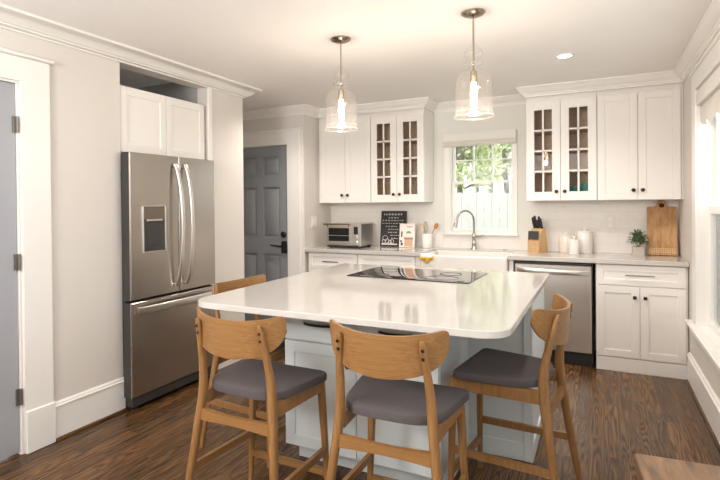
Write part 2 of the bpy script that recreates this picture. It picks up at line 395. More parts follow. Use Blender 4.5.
# right wall with windows
RZ0, RZ1 = .512, 2.155
wins = [(-2.06, -1.08), (-3.25, -2.27), (-5.05, -4.1), (-6.2, -5.25)]  # last two lie out of view, added to let daylight into the room
m = MB(); m.box((0, -7.8, 0), (.14, 0, RZ0)); m.box((0, -7.8, RZ1), (.14, 0, ZC))
ys = [-7.8] + [y for wn in sorted(wins) for y in wn] + [0]
for a, b in zip(ys[::2], ys[1::2]): m.box((0, a, RZ0), (.14, b, RZ1))
struct(m.obj('wall_right', 'wall'), 'pale wall with the tall windows', 'wall')
m = MB(); m.box((-5.0, -7.8, 0), (.14, -7.7, ZC))
struct(m.obj('wall_front', 'wall'), 'pale wall closing the other end of the room', 'wall')
# tiled splashback
m = MB(); m.box((-3.375, -.008, .914), (-2.155, 0, 1.40)); m.box((-2.155, -.008, .914), (-1.195, 0, 1.062)); m.box((-1.195, -.008, .914), (0, 0, 1.40))
struct(m.obj('wall_splashback', 'tile'), 'glossy white subway tile splashback over the worktop', 'splashback')

# crown mouldings and baseboards
struct(MB().sweep([(LX, -7.7), (LX, -1.655), (-4.98, -1.655)], CROWN_L, ZC).obj('trim_1', 'trim'), 'white crown moulding along the refrigerator wall', 'moulding')
struct(MB().sweep([(-4.98, -.65), (-3.375, -.65), (-3.375, -.348), (-2.155, -.348), (-2.155, 0), (-1.196, 0), (-1.196, -.348), (0, -.348), (0, -7.7)], CROWN, ZC).obj('trim_2', 'trim'),
       'white crown moulding over door, wall cabinets and windows', 'moulding')
struct(MB().sweep([(LX, -3.60), (LX, ay0)], BASE, 0).obj('baseboard_left', 'trim'), 'tall white baseboard between blue grey door and refrigerator', 'baseboard')
struct(MB().sweep([(LX, ay1 + .02), (LX, -1.655), (-4.98, -1.655)], BASE, 0).obj('baseboard_hall', 'trim'), 'white baseboard wrapping the wall end beside the refrigerator', 'baseboard')
struct(MB().sweep([(0, -.645), (0, -7.7)], BASE, 0).obj('baseboard_right', 'trim'), 'tall white baseboard below the right hand windows', 'baseboard')
m = MB(); m.sweep([(LX, -3.58), (LX, ay0)], SHOE, 0)
struct(m.obj('trim_4', 'floor'), 'stained brown shoe strip below the left baseboard', 'moulding')
m = MB(); m.sweep([(0, -.66), (0, -7.7)], SHOE, 0)
struct(m.obj('trim_5', 'floor'), 'stained brown shoe strip below the right baseboard', 'moulding')
m = MB(); m.box((LX - .10, ay1 + .001, 0), (LX + .012, ay1 + .05, az), .003)
struct(m.obj('trim_3', 'trim'), 'narrow white upright trim beside the refrigerator', 'trim')

# ---- door_1: blue grey door at the left edge
d1 = struct(MB().box((LX - .052, -4.61, .012), (LX - .012, -3.778, 2.070), .003).obj('door_1', 'door2', off=(LX, -4.2, 0)), 'flat blue grey door at the left edge', 'door')
m = MB(); c = .02
m.box((LX, -3.762, .238), (LX + c, -3.590, 2.084)); m.box((LX, -4.79, 0), (LX + c, -4.64, 2.084))
m.box((LX, -4.79, 2.084), (LX + c, -3.590, 2.216)); m.box((LX, -4.82, 2.215), (LX + c + .018, -3.565, 2.24), .006)
m.box((LX, -3.762, 0), (LX + c + .010, -3.582, .238), .004)
m.box((LX - .12, -3.776, 0), (LX - .002, -3.762, 2.074)); m.box((LX - .12, -4.64, 2.072), (LX - .002, -3.762, 2.084))
m.obj('door_casing', 'trim', d1)
for z in (1.842, 1.077, .325):
    m = MB(); m.cyl((LX + .004, -3.777, z - .045), (LX + .004, -3.777, z + .045), .008, 10); m.box((LX - .012, -3.80, z - .045), (LX - .002, -3.762, z + .045))
    m.obj('hinge', 'hinge', d1)

# ---- door_2: grey six-panel door
m = MB(F_back(-.60)); u0, u1 = DX0 + .004, DX1 - .004
cols = [(u0 + .115, u0 + .335), (u0 + .425, u0 + .645)]; rows = [(.22, .84), (1.02, 1.58), (1.70, 1.92)]
m.box((u0, 0, .01), (u1, .020, DZ - .006))
st = .038
for a, b in ((u0, cols[0][0]), (cols[0][1], cols[1][0]), (cols[1][1], u1)): m.box((a, .012, .01), (b, st, DZ - .006))
for a, b in ((.01, rows[0][0]), (rows[0][1], rows[1][0]), (rows[1][1], rows[2][0]), (rows[2][1], DZ - .006)): m.box((u0 + .01, .012, a), (u1 - .01, st - .0005, b))
for a, b in cols:
    for e, f in rows:
        q = lambda i, d: [(a + i, d, e + i), (b - i, d, e + i), (b - i, d, f - i), (a + i, d, f - i)]
        m.loft([q(.018, .0195), q(.042, .035)], False, True)
d2 = struct(m.obj('door_2', 'door', off=(DX0, -.62, 0)), 'grey six panel door with black lock behind the island', 'door')
m = MB(F_back(-.65)); 
m.box((DX1 - .012, 0, 0), (DX1 + .155, .02, DZ + .005), .003); m.box((DX0 - .16, 0, 0), (DX0 + .012, .02, DZ + .005), .003)
m.box((DX0 - .16, 0, DZ), (DX1 + .155, .02, DZ + .145), .003); m.box((DX0 - .18, 0, DZ + .14), (DX1 + .17, .036, DZ + .168), .006)
m.box((DX1 + .135, 0, 0), (DX1 + .158, .03, DZ + .145), .004)
m.box((DX1 - .002, -.11, 0), (DX1 + .02, .002, DZ)); m.box((DX0 - .02, -.11, DZ - .002), (DX1 + .02, .002, DZ + .02))
m.obj('door_casing', 'trim', d2)
m = MB(); m.lathe([(.034, 0), (.034, .016), (.026, .024)], n=20); o = m.obj('deadbolt', 'black', d2, off=(0, 0, 0)); o.rotation_euler = (PI / 2, 0, 0); o.location = Vector((-3.640, -.638, 1.057)) - origin(d2)
m = MB(); m.box((-3.660, -.668, .855), (-3.592, -.636, .985), .006); m.tube([(-3.645, -.67, .93), (-3.645, -.70, .93), (-3.66, -.705, .93), (-3.745, -.705, .938), (-3.775, -.705, .945)], [.012, .012, .011, .009, .007], 10)
m.obj('door_handle', 'black', d2)

# ------------------------------------------------------------------ windows
def sash(m, axis, c, a0, a1, z0, z1, t, fr, cols=1, rows=1):
    """sash frame in the plane axis=c"""
    B = (lambda p, q: m.box((p[0], c - t / 2, p[1]), (q[0], c + t / 2, q[1]), .003)) if axis == 'y' else (lambda p, q: m.box((c - t / 2, p[0], p[1]), (c + t / 2, q[0], q[1]), .003))
    B((a0, z0), (a0 + fr, z1)); B((a1 - fr, z0), (a1, z1)); B((a0 + fr, z0), (a1 - fr, z0 + fr)); B((a0 + fr, z1 - fr), (a1 - fr, z1))
    mu = .014
    for i in range(1, cols):
        k = a0 + fr + (a1 - a0 - 2 * fr) * i / cols; B((k - mu / 2, z0 + fr), (k + mu / 2, z1 - fr))
    for i in range(1, rows):
        k = z0 + fr + (z1 - z0 - 2 * fr) * i / rows; B((a0 + fr, k - mu / 2), (a1 - fr, k + mu / 2))
m = MB()
m.box((WX0 - .052, -.02, WZ0), (WX0 + .004, 0, WZ1 + .012)); m.box((WX1 - .004, -.02, WZ0), (WX1 + .022, 0, WZ1 + .012)); m.box((WX0 + .004, -.02, WZ1), (WX1 - .004, 0, WZ1 + .012))
m.box((WX0, -.002, WZ0), (WX0 + .012, .14, WZ1)); m.box((WX1 - .012, -.002, WZ0), (WX1, .14, WZ1)); m.box((WX0, -.002, WZ1 - .012), (WX1, .14, WZ1)); m.box((WX0, .0, WZ0 - .004), (WX1, .16, WZ0 + .012))
w1 = struct(m.obj('window_1', 'trim', off=(-1.68, 0, WZ0)), 'white sash window behind the sink', 'window')
MB().box((WX0 - .065, -.045, WZ0 - .024), (WX1 + .035, .02, WZ0), .005).obj('window_sill', 'trim', w1)
m = MB(); sash(m, 'y', .095, WX0 + .012, WX1 - .012, 1.585, WZ1 - .012, .032, .028, 3, 2); m.obj('upper_sash', 'trim', w1)
m = MB(); sash(m, 'y', .055, WX0 + .012, WX1 - .012, WZ0 + .012, 1.612, .032, .030); m.obj('lower_sash', 'trim', w1)
MB().box((WX0 + .04, .094, 1.61), (WX1 - .04, .097, WZ1 - .04)).obj('pane', 'window_glass', w1)
MB().box((WX0 + .04, .054, WZ0 + .04), (WX1 - .04, .057, 1.585)).obj('pane', 'window_glass', w1)
for i, (ya, yb) in enumerate(wins):
    m = MB()
    m.box((-.022, yb - .004, RZ0), (0, yb + .150, RZ1 + .12), .003); m.box((-.022, ya - .10 if i % 2 == 0 else ya - .15, RZ0), (0, ya + .004, RZ1 + .12), .003)
    m.box((-.022, ya, RZ1 - .006), (0, yb, RZ1 + .12), .003); m.box((-.036, ya - .11, RZ1 + .115), (0, yb + .16, RZ1 + .14), .005)
    m.box((-.002, yb - .012, RZ0), (.14, yb, RZ1)); m.box((-.002, ya, RZ0), (.14, ya + .012, RZ1)); m.box((-.002, ya, RZ1 - .012), (.14, yb, RZ1)); m.box((0, ya, RZ0 - .004), (.16, yb, RZ0 + .004))
    lab = ['white framed tall window in the right hand wall', 'second tall window of the right hand wall', 'third tall window of the right hand wall', 'fourth tall window of the right hand wall'][i]
    wo = struct(m.obj('window_%d' % (i + 2), 'trim', off=(0, (ya + yb) / 2, RZ0)), lab, 'window')
    m = MB(); m.box((-.055, ya - .12, RZ0 - .022), (.06, yb + .245 if i % 2 == 0 else yb + .13, RZ0), .005); m.obj('window_sill', 'trim', wo)
    m = MB(); m.box((-.018, ya - .10, RZ0 - .10), (0, yb + .16, RZ0 - .02), .003); m.obj('window_apron', 'trim', wo)
    m = MB(); sash(m, 'x', .105, ya + .012, yb - .012, 1.31, RZ1 - .012, .034, .045); m.obj('upper_sash', 'trim', wo)
    m = MB(); sash(m, 'x', .07, ya + .012, yb - .012, RZ0 + .004, 1.345, .034, .05); m.obj('lower_sash', 'trim', wo)
    MB().box((.0885, ya + .012, RZ0 + .006), (.0895, yb - .012, 1.305)).obj('insect_screen', 'screen', wo)
    MB().box((.104, ya + .05, 1.34), (.107, yb - .05, RZ1 - .05)).obj('pane', 'window_glass', wo)
    MB().box((.069, ya + .05, RZ0 + .05), (.072, yb - .05, 1.32)).obj('pane', 'window_glass', wo)

def blind_profile(z0, z1, n=3):
    pts = []
    return pts
# roman blinds
t = thing('roman_blind', 'white linen roman blind folded up over the sink window', 'blind', (-1.68, -.02, 1.965))
m = MB(); m.box((-2.038, -.060, 2.020), (-1.320, -.022, 2.104), .004); m.obj('valance', 'blind', t)
m = MB(); m.loft([[(x, -.024, 1.968), (x, -.050, 1.968), (x, -.062, 1.985), (x, -.055, 2.005), (x, -.062, 2.022), (x, -.024, 2.022)] for x in (-2.036, -1.322)]); m.obj('folds', 'blindband', t)
t = thing('roman_blind', 'white linen roman blind with a ruffled hem on the right hand window', 'blind', (.03, -1.57, 1.90))
ya, yb = wins[0]
m = MB(); m.box((-.016, ya + .014, 2.035), (.028, yb - .014, RZ1 - .026), .004); m.obj('valance', 'blind', t)
def hem(y): return .03 + .006 * math.sin(y * 70)
m = MB(); R = []
for k in range(41):
    y = ya + .02 + (yb - ya - .04) * k / 40; dx = .006 * math.sin(y * 60); dz = .012 * math.sin(y * 38 + 1)
    R.append([(.014 + dx, y, 1.905 + dz), (.010 + dx, y, 1.96), (.008, y, 2.03), (.030, y, 2.03), (.034 + dx, y, 1.96), (.022 + dx, y, 1.905 + dz)])
m.loft(R); m.obj('folds', 'blindband', t)
wo = None

# ------------------------------------------------------------------ outside
struct(MB().box((-40, .3, -.55), (40, 60, -.5)).obj('ground_outside', 'lawn'), 'green lawn outside the windows', 'ground')
t = thing('board_fence', 'pale weathered board fence outside the sink window', 'fence', (-2.6, 5, -.5))
m = MB(); x = -7.0
while x < 4:
    h = 1.58 + random.uniform(-.015, .015); m.box((x, 5, -.5), (x + .138, 5.02, h)); x += .143
m.obj('boards', 'fence', t)
for x in (-6, -3.6, -1.2, 1.2, 3.6): MB().box((x, 5.02, -.5), (x + .1, 5.12, 1.6)).obj('post', 'fence', t)
m = MB(); m.box((-7, 5.02, 1.2), (4, 5.06, 1.3)); m.box((-7, 5.02, 0), (4, 5.06, .1)); m.obj('rail', 'fence', t)
def tree(x, y, h, cr, label, n, seed, lean=0):
    rnd = random.Random(seed)
    t = thing('garden_tree', label, 'tree', (x, y, -.5), 'trees beyond the fence')
    m = MB(); top = (x + lean, y, h * .75)
    m.tube([(x, y, -.5), (x + lean * .2, y, h * .25), (x + lean * .5, y, h * .5), top], [.09, .075, .06, .03], 8)
    tips = []
    for k in range(9):
        a = rnd.uniform(0, 2 * PI); z0 = h * rnd.uniform(.3, .6); r = cr * rnd.uniform(.5, .9)
        p = (x + lean * z0 / h, y, z0); q = (p[0] + r * math.cos(a), y + r * math.sin(a), z0 + r * rnd.uniform(.5, 1.1))
        m.tube([p, ((p[0] + q[0]) / 2 + .1, (p[1] + q[1]) / 2, (p[2] + q[2]) / 2 - .05), q], [.035, .022, .008], 6); tips.append(q)
    m.obj('trunk', 'bark', t)
    m = MB()
    for k in range(n):
        c = tips[rnd.randrange(len(tips))]
        p = Vector((c[0] + rnd.gauss(0, cr * .3), c[1] + rnd.gauss(0, cr * .3), c[2] + rnd.gauss(0, cr * .28)))
        s = rnd.uniform(.05, .11); a = Vector((rnd.uniform(-1, 1), rnd.uniform(-1, 1), rnd.uniform(-1, 1))).normalized(); b = a.cross(Vector((rnd.uniform(-1, 1), rnd.uniform(-1, 1), .5))).normalized()
        m.f([m.v(p - a * s), m.v(p + b * s * .5), m.v(p + a * s), m.v(p - b * s * .5)])
    m.obj('foliage', 'treeleaf', t, sharp=180)
tree(-3.35, 6.4, 5.4, .60, 'nearest leafy tree at the left of the sink window view', 1500, 1)
tree(-3.55, 11.2, 7.0, .60, 'thin dark trunk in the middle of the sink window view', 500, 2, .15)
tree(-2.65, 8.8, 6.0, .60, 'leaning tree at the right of the sink window view', 500, 3, -.25)
tree(-4.6, 14.6, 8.0, 1.0, 'farthest green tree behind the others beyond the fence', 2200, 4)
t = thing('garden_shed', 'grey garden shed outside the right hand window', 'shed', (2.5, 4.25, -.5))
m = MB(); m.box((.55, 3.6, -.5), (4.4, 4.9, 1.36)); m.obj('walls', 'shed', t)
m = MB(); m.loft([[(x, 3.50, 1.35), (x, 4.25, 1.60), (x, 4.98, 1.35)] for x in (.50, 4.5)]); m.obj('roof', 'pot', t)
# ------------------------------------------------------------------ cabinets along the back wall
def knob(parent, x, y, z, square=False, m_='bronze'):
    m = MB(F_back(y))
    m.tube([(x, 0, z), (x, .014, z)], .006, 10)
    if square: m.box((x - .013, .012, z - .013), (x + .013, .026, z + .013), .003)
    else: m.tube([(x, .010, z), (x, .014, z), (x, .022, z), (x, .026, z)], [.009, .0155, .0155, .009], 16)
    return m.obj('knob', m_, parent)
def pull(parent, x0, x1, y, z, mname='bronze', r=.005, out=.03):
    m = MB(F_back(y)); m.box((x0, out - .006, z - r), (x1, out + .004, z + r), .002)
    for x in (x0 + .02, x1 - .02): m.tube([(x, 0, z), (x, out, z)], .004, 8)
    return m.obj('handle', mname, parent)
ZU, ZT, YU = 1.396, 2.303, -.325
def wall_cab(x0, x1, label, glass):
    t = thing('wall_cabinet', label, 'cabinet', ((x0 + x1) / 2, -.16, ZU), 'white wall cabinets over the worktop')
    m = MB(); g = .018
    m.box((x0, YU, ZU), (x0 + g, -.001, ZC - .088)); m.box((x1 - g, YU, ZU), (x1, -.001, ZC - .088))
    m.box((x0 + g, YU, ZU), (x1 - g, -.001, ZU + g)); m.box((x0 + g, YU, ZT - g), (x1 - g, -.001, ZC - .088))
    m.obj('body', 'cab', t)
    MB().box((x0 + g, -.010, ZU + g), (x1 - g, -.009, ZT - g)).obj('back_panel', 'cab_in' if glass else 'cab', t)
    if glass:
        m = MB()
        m.box((x0 + g, YU + .02, ZU + g), (x0 + g + .002, -.011, ZT - g)); m.box((x1 - g - .002, YU + .02, ZU + g), (x1 - g, -.011, ZT - g))
        m.box((x0 + g + .002, YU + .02, ZU + g), (x1 - g - .002, -.011, ZU + g + .002))
        m.obj('lining', 'cab_in', t)
        for k in (1, 2, 3):
            z = ZU + .08 + (ZT - ZU - .16) * k / 4; MB().box((x0 + g + .003, YU + .04, z - .009), (x1 - g - .003, -.011, z + .009)).obj('shelf', 'cab_in', t)
    xm = (x0 + x1) / 2
    for s, (a, b) in enumerate(((x0 + .002, xm - .0015), (xm + .0015, x1 - .002))):
        m = MB(F_back(YU))
        if glass: glazed(m, a, b, ZU + .001, ZT - .002, .068, .080)
        else: shaker(m, a, b, ZU + .001, ZT - .002)
        d = m.obj('door', 'cab', t)
        if glass: MB(F_back(YU)).box((a + .06, .006, ZU + .07), (b - .06, .009, ZT - .07)).obj('pane', 'glass', d)
        knob(d, b - .032 if s == 0 else a + .032, YU - .02, ZU + .083)
    return t
wall_cab(-3.333, -2.735, 'white two door wall cabinet above the toaster oven', False)
wall_cab(-2.733, -2.157, 'glass fronted white wall cabinet left of the sink window', True)
wall_cab(-1.196, -.622, 'glass fronted white wall cabinet right of the sink window', True)
wall_cab(-.620, -.018, 'white two door wall cabinet above the plant and cutting board', False)
tag(MB().box((-3.374, -.30, ZU), (-3.334, -.01, ZC - .088)).obj('filler_strip', 'cab'), 'narrow white filler strip left of the wall cabinets', 'filler')
tag(MB().box((-.017, -.325, ZU), (-.001, -.01, ZC - .088)).obj('filler_strip', 'cab'), 'narrow white filler strip between wall cabinets and right wall', 'filler')
# things inside the glass cabinets
def bowl(c, r, h, label, mk, name='bowl', group=None):
    m = MB(); m.lathe([(r * .45, 0), (r * .8, h * .35), (r, h), (r * .95, h), (r * .74, h * .4), (r * .4, h * .1)], c, 24, True, True)
    return tag(m.obj(name, mk, off=c), label, 'bowl', group)
zs = ZU + .021
bowl((-.805, -.15, zs), .085, .105, 'teal bowl on the bottom shelf behind the glass', 'teal')
m = MB(); c = (-.702, -.24, zs); m.lathe([(.036, 0), (.042, .02), (.046, .13), (.042, .13), (.036, .02)], c, 20); tag(m.obj('drinking_tumbler', 'teal', off=c), 'teal tumbler beside the teal bowl behind glass', 'tumbler')
z1 = ZU + .08 + (ZT - ZU - .16) / 4 + .0095
for k, x in enumerate((-1.10, -1.03)):
    c = (x, -.18, z1); m = MB(); m.lathe([(.03, 0), (.032, .003), (.006, .01), (.005, .06), (.03, .085), (.036, .12), (.030, .15), (.029, .15), (.034, .12), (.026, .088)], c, 20)
    tag(m.obj('wine_glass', 'shade', off=c), 'clear stemmed glass behind the left door of the right glazed cabinet', 'glass', 'stemmed glasses in the glazed cabinet')
for k in range(3):
    c = (-2.32, -.16, zs + .012 * k); m = MB(); m.lathe([(.05, 0), (.10, .008), (.098, .011), (.05, .004)], c, 24)
    tag(m.obj('dinner_plate', 'cream', off=c), 'cream plate in the stack inside the left glazed cabinet', 'plate', 'plates in the left glazed cabinet')

# ---- base cabinets
YB = -.60
def base_shell(x0, x1, label, kick=True, group='white base cabinets along the back wall'):
    t = thing('base_cabinet', label, 'cabinet', ((x0 + x1) / 2, -.3, 0), group)
    m = MB(); m.box((x0, YB, .105), (x1, -.012, .872)); m.box((x0 + .001, YB + (.02 if kick else 0), 0), (x1 - .001, -.012, .105)); m.obj('body', 'cab', t)
    return t
def drawer(t, x0, x1, z0, z1, fr=.05):
    return shaker(MB(F_back(YB)), x0, x1, z0, z1, .02, fr).obj('drawer', 'cab', t)
t = base_shell(-3.352, -2.776, 'white three drawer base cabinet under the toaster oven')
d = drawer(t, -3.345, -2.780, .705, .868, .042); pull(d, -3.165, -2.985, YB - .02, .782)
d = drawer(t, -3.345, -2.780, .410, .700); pull(d, -3.165, -2.985, YB - .02, .56)
d = drawer(t, -3.345, -2.780, .112, .405); pull(d, -3.165, -2.985, YB - .02, .26)
t = base_shell(-2.774, -2.110, 'white base cabinet between the drawers and the sink')
drawer(t, -2.770, -2.170, .705, .868, .042)
for a, b, s in ((-2.770, -2.472, 1), (-2.468, -2.170, 0)):
    d = shaker(MB(F_back(YB)), a, b, .112, .700).obj('door', 'cab', t); knob(d, b - .03 if s else a + .03, YB - .02, .64, True)
t = thing('sink_cabinet', 'white cabinet under the apron sink', 'cabinet', (-1.71, -.3, 0), 'white base cabinets along the back wall')
m = MB(); m.box((-2.108, YB, .105), (-1.318, -.012, .64)); m.box((-2.107, YB + .02, 0), (-1.319, -.012, .105)); m.box((-1.318, YB, .0), (-1.278, -.012, .872)); m.obj('body', 'cab', t)
for a, b, s in ((-2.104, -1.715, 1), (-1.711, -1.322, 0)):
    d = shaker(MB(F_back(YB)), a, b, .112, .632).obj('door', 'cab', t); knob(d, b - .03 if s else a + .03, YB - .02, .58, True)
# dishwasher
t = thing('dishwasher', 'stainless steel dishwasher with a curved bar handle', 'dishwasher', (-.965, -.3, 0))
MB().box((-1.270, -.585, .02), (-.655, -.012, .872)).obj('tub', 'dark', t)
d = MB().box((-1.262, -.628, .118), (-.666, -.586, .850), .006).obj('door', 'steel_h', t)
MB().box((-1.262, -.624, .852), (-.666, -.586, .868), .002).obj('control_strip', 'dark', t)
m = MB(); P = [(-1.245 + .56 * k / 16, -.628 - .052 * math.sin(PI * k / 16) ** .45, .800 - .012 * k / 16) for k in range(17)]
m.loft([[(p[0], p[1] + dy, p[2] + dz) for dy, dz in ((-.006, -.019), (.006, -.021), (.006, .021), (-.006, .019), (-.011, .0))] for p in P]); m.obj('handle', 'handle', d)
MB().box((-1.262, -.575, .0), (-.666, -.556, .110)).obj('toe_grille', 'dark', t)
# right base cabinet
t = base_shell(-.634, -.006, 'white base cabinet with drawer and two doors beside right wall', False)
x0, x1 = -.628, -.020
d = drawer(t, x0, x1, .705, .868, .05); pull(d, -.425, -.225, YB - .02, .790, 'chrome')
xm = (x0 + x1) / 2
for a, b, s in ((x0, xm - .002, 1), (xm + .002, x1, 0)):
    d = shaker(MB(F_back(YB)), a, b, .120, .698).obj('door', 'cab', t); knob(d, b - .034 if s else a + .034, YB - .02, .612, True)
MB().box((x0 - .004, YB - .016, 0), (x1 + .012, YB, .114), .002).obj('kickboard', 'cab', t)

# ---- worktops
t = thing('worktop', 'long white quartz worktop along the back wall', 'worktop', (-1.7, -.3, .874))
m = MB(); b = .003
m.box((-3.374, -.645, .876), (-2.108, -.009, .914), b); m.box((-1.318, -.645, .876), (-.002, -.009, .914), b); m.box((-2.109, -.135, .876), (-1.317, -.009, .914), b); m.obj('slab', 'quartz', t)
# sink
t = thing('apron_sink', 'white fireclay apron sink under the window', 'sink', (-1.713, -.4, .64))
m = MB(); r = .898
m.box((-2.104, -.670, .642), (-1.322, -.636, r), .012); m.box((-2.104, -.636, .642), (-2.076, -.140, r), .006); m.box((-1.350, -.636, .642), (-1.322, -.140, r), .006); m.box((-2.076, -.170, .642), (-1.350, -.140, r), .006)
m.box((-2.080, -.640, .645), (-1.346, -.160, .672)); m.obj('basin', 'sink', t)
m = MB(); m.lathe([(.045, 0), (.045, .004), (.03, .005), (.028, .001)], (-1.713, -.38, .6725), 20); m.obj('drain', 'chrome', t)
# faucet
fx, fy = -1.722, -.085
t = thing('gooseneck_faucet', 'brushed nickel gooseneck faucet with side lever', 'faucet', (fx, fy, .914))
m = MB(); m.lathe([(.032, 0), (.032, .008), (.024, .02), (.020, .035), (.024, .05), (.019, .075), (.017, .11), (.021, .125), (.018, .14), (.015, .16)], (fx, fy, .914), 20)
m.obj('body', 'chrome', t)
P = [(fx, fy, 1.07), (fx, fy, 1.20)]
ax, ay = -.135, -.155; 
for k in range(0, 15):
    a = PI * k / 14 * .93; P.append((fx + ax * (1 - math.cos(a)) / 2, fy + ay * (1 - math.cos(a)) / 2, 1.20 + .105 * math.sin(a)))
e = Vector(P[-1]); dn = (Vector(P[-1]) - Vector(P[-2])).normalized()
m = MB(); m.tube(P, .0115, 12); m.obj('spout', 'chrome', t)
m = MB(); m.tube([e, e + dn * .03, e + dn * .075, e + dn * .085], [.013, .016, .021, .018], 14); m.obj('spray_head', 'chrome', t)
m = MB(); m.tube([(fx, fy, 1.045), (fx + .045, fy - .01, 1.045), (fx + .10, fy - .02, 1.056)], [.011, .008, .006], 10); m.obj('lever', 'chrome', t)
m = MB(); m.lathe([(.016, 0), (.016, .006), (.010, .010)], (-1.43, -.085, .914), 16); tag(m.obj('air_gap_cap', 'chrome', off=(-1.43, -.085, .914)), 'small steel cap on the worktop right of the faucet', 'cap')
# cloth on the sink
t = thing('dishcloth', 'yellow and pale blue dishcloth hanging over the sink corner', 'cloth', (-2.04, -.67, .86))
m = MB(); R = []
for k in range(13):
    s = k / 12; x = -2.098 + .11 * s; wv = .006 * math.sin(s * 11); 
    R.append([(x + .004, -.55, .902 + wv * .3), (x, -.60, .905), (x, -.66, .908 + wv * .3), (x, -.684 - wv, .895), (x, -.686 - wv, .878), (x, -.680 - wv, .878), (x, -.676 - wv, .894), (x, -.655, .902), (x, -.60, .900), (x + .004, -.55, .898)])
m.loft(R); m.obj('blue_half', 'palecloth', t)
m = MB(); R = []
for k in range(17):
    s = k / 16; x = -2.100 + .125 * s; wv = .008 * math.sin(s * 14); zb = .826 + .02 * abs(s - .5) * 2 + .008 * math.sin(s * 9)
    R.append([(x, -.684 - wv, .888 - .01 * math.sin(PI * s)), (x, -.700 - wv, .872), (x, -.698 - wv * 1.5, zb + .01), (x, -.688 - wv, zb), (x, -.680, zb + .02), (x, -.678, .88)])
m.loft(R); m.obj('yellow_half', 'yellow', t)

# ---- things on the worktop
ZW = .9142
# toaster oven
t = thing('toaster_oven', 'stainless steel toaster oven under the left wall cabinet', 'toaster oven', (-3.0, -.28, ZW))
x0, x1, yf, yb2, z0, z1 = -3.205, -2.80, -.47, -.12, .934, 1.178
MB().box((x0, yf, z0), (x1, yb2, z1), .010).obj('body', 'steel_h', t)
m = MB(F_back(yf)); m.box((x0 + .008, 0, z0 + .02), (x1 - .105, .012, z1 - .022), .004); d = m.obj('door', 'steel_h', t)
MB(F_back(yf)).box((x0 + .035, .011, z0 + .055), (x1 - .13, .0145, z1 - .05)).obj('door_window', 'blackglass', d)
MB(F_back(yf)).box((x0 + .035, .0145, z0 + .112), (x1 - .13, .016, z0 + .118)).obj('rack_line', 'handle', d)
m = MB(F_back(yf)); m.tube([(x0 - .012, .045, z1 - .008), (x1 - .10, .045, z1 - .008)], .010, 12)
for x in (x0 + .02, x1 - .13): m.tube([(x, .01, z1 - .03), (x, .045, z1 - .008)], .006, 8)
m.obj('handle', 'nickel', d)
MB(F_back(yf)).box((x1 - .092, 0, z0 + .01), (x1 - .006, .008, z1 - .008), .003).obj('control_panel', 'handle', t)
MB(F_back(yf)).box((x1 - .075, .0075, z1 - .115), (x1 - .030, .010, z1 - .035)).obj('display', 'blackglass', t)
for k in (0, 1):
    m = MB(F_back(yf)); zc = z0 + .045 + .055 * k; m.tube([(x1 - .05, .008, zc), (x1 - .05, .024, zc), (x1 - .05, .028, zc)], [.020, .018, .014], 16); m.obj('knob', 'handle', t)
MB().box((x0 + .01, yf - .004, z0 - .012), (x1 - .02, yb2 - .02, z0)).obj('crumb_tray', 'dark', t)
for x in (x0 + .04, x1 - .04):
    for y in (yf + .04, yb2 - .04): MB().lathe([(.016, 0), (.018, .01), (.018, .009)], (x, y, ZW), 12).obj('foot', 'dark', t)
# leaning chalkboard sign (unreadable chalk writing kept as strokes)
def leaning(pxf, lean):   # local (u, d, w) -> leaning back
    x0_, y0_, z0_, rz = pxf
    c, s = math.cos(lean), math.sin(lean); cr, sr = math.cos(rz), math.sin(rz)
    def f(p):
        d = p.y * c - p.z * s; ww = p.z * c + p.y * s
        return Vector((x0_ + p.x * cr + d * sr, y0_ - d * cr + p.x * sr, z0_ + ww))
    return f
lf = leaning((-2.735, -.085, ZW, 0), .16)
t = thing('chalkboard_sign', 'black chalkboard sign with white writing leaning on the tile', 'sign', (-2.58, -.06, ZW))
SW, SH = .292, .392
MB(lf).box((0, 0, 0), (SW, .014, SH), .003).obj('board', 'slate', t)
m = MB(lf); rnd = random.Random(3)
def strokes(y, a, b, h):
    u = a
    while u < b:
        l = rnd.uniform(.010, .030)
        if u + l > b: break
        for q in range(max(2, int(l / .006))):
            uu = u + q * .006; hh = h * rnd.uniform(.6, 1); m.box((uu, .0138, y), (uu + .0032, .0148, y + hh))
        m.box((u, .0138, y), (u + l - .003, .0148, y + .0028)); u += l + .008
strokes(.345, .035, .26, .022); strokes(.310, .09, .21, .016); strokes(.281, .02, .27, .012)
for k, (a, b) in enumerate(((.02, .27), (.06, .20), (.09, .22), (.09, .21), (.12, .24), (.13, .24))): strokes(.250 - .033 * k, a, b, .011)
for cx_, cz_, rr in ((.06, .09, .028), (.045, .055, .02), (.085, .06, .022), (.14, .055, .02), (.115, .05, .018)):
    for q in range(16):
        a = 2 * PI * q / 16; m.box((cx_ + rr * math.cos(a) - .003, .0138, cz_ + rr * math.sin(a) - .003), (cx_ + rr * math.cos(a) + .003, .0148, cz_ + rr * math.sin(a) + .003))
m.box((.02, .0138, .018), (.20, .0148, .032))
m.obj('chalk_lettering', 'chalk', t)
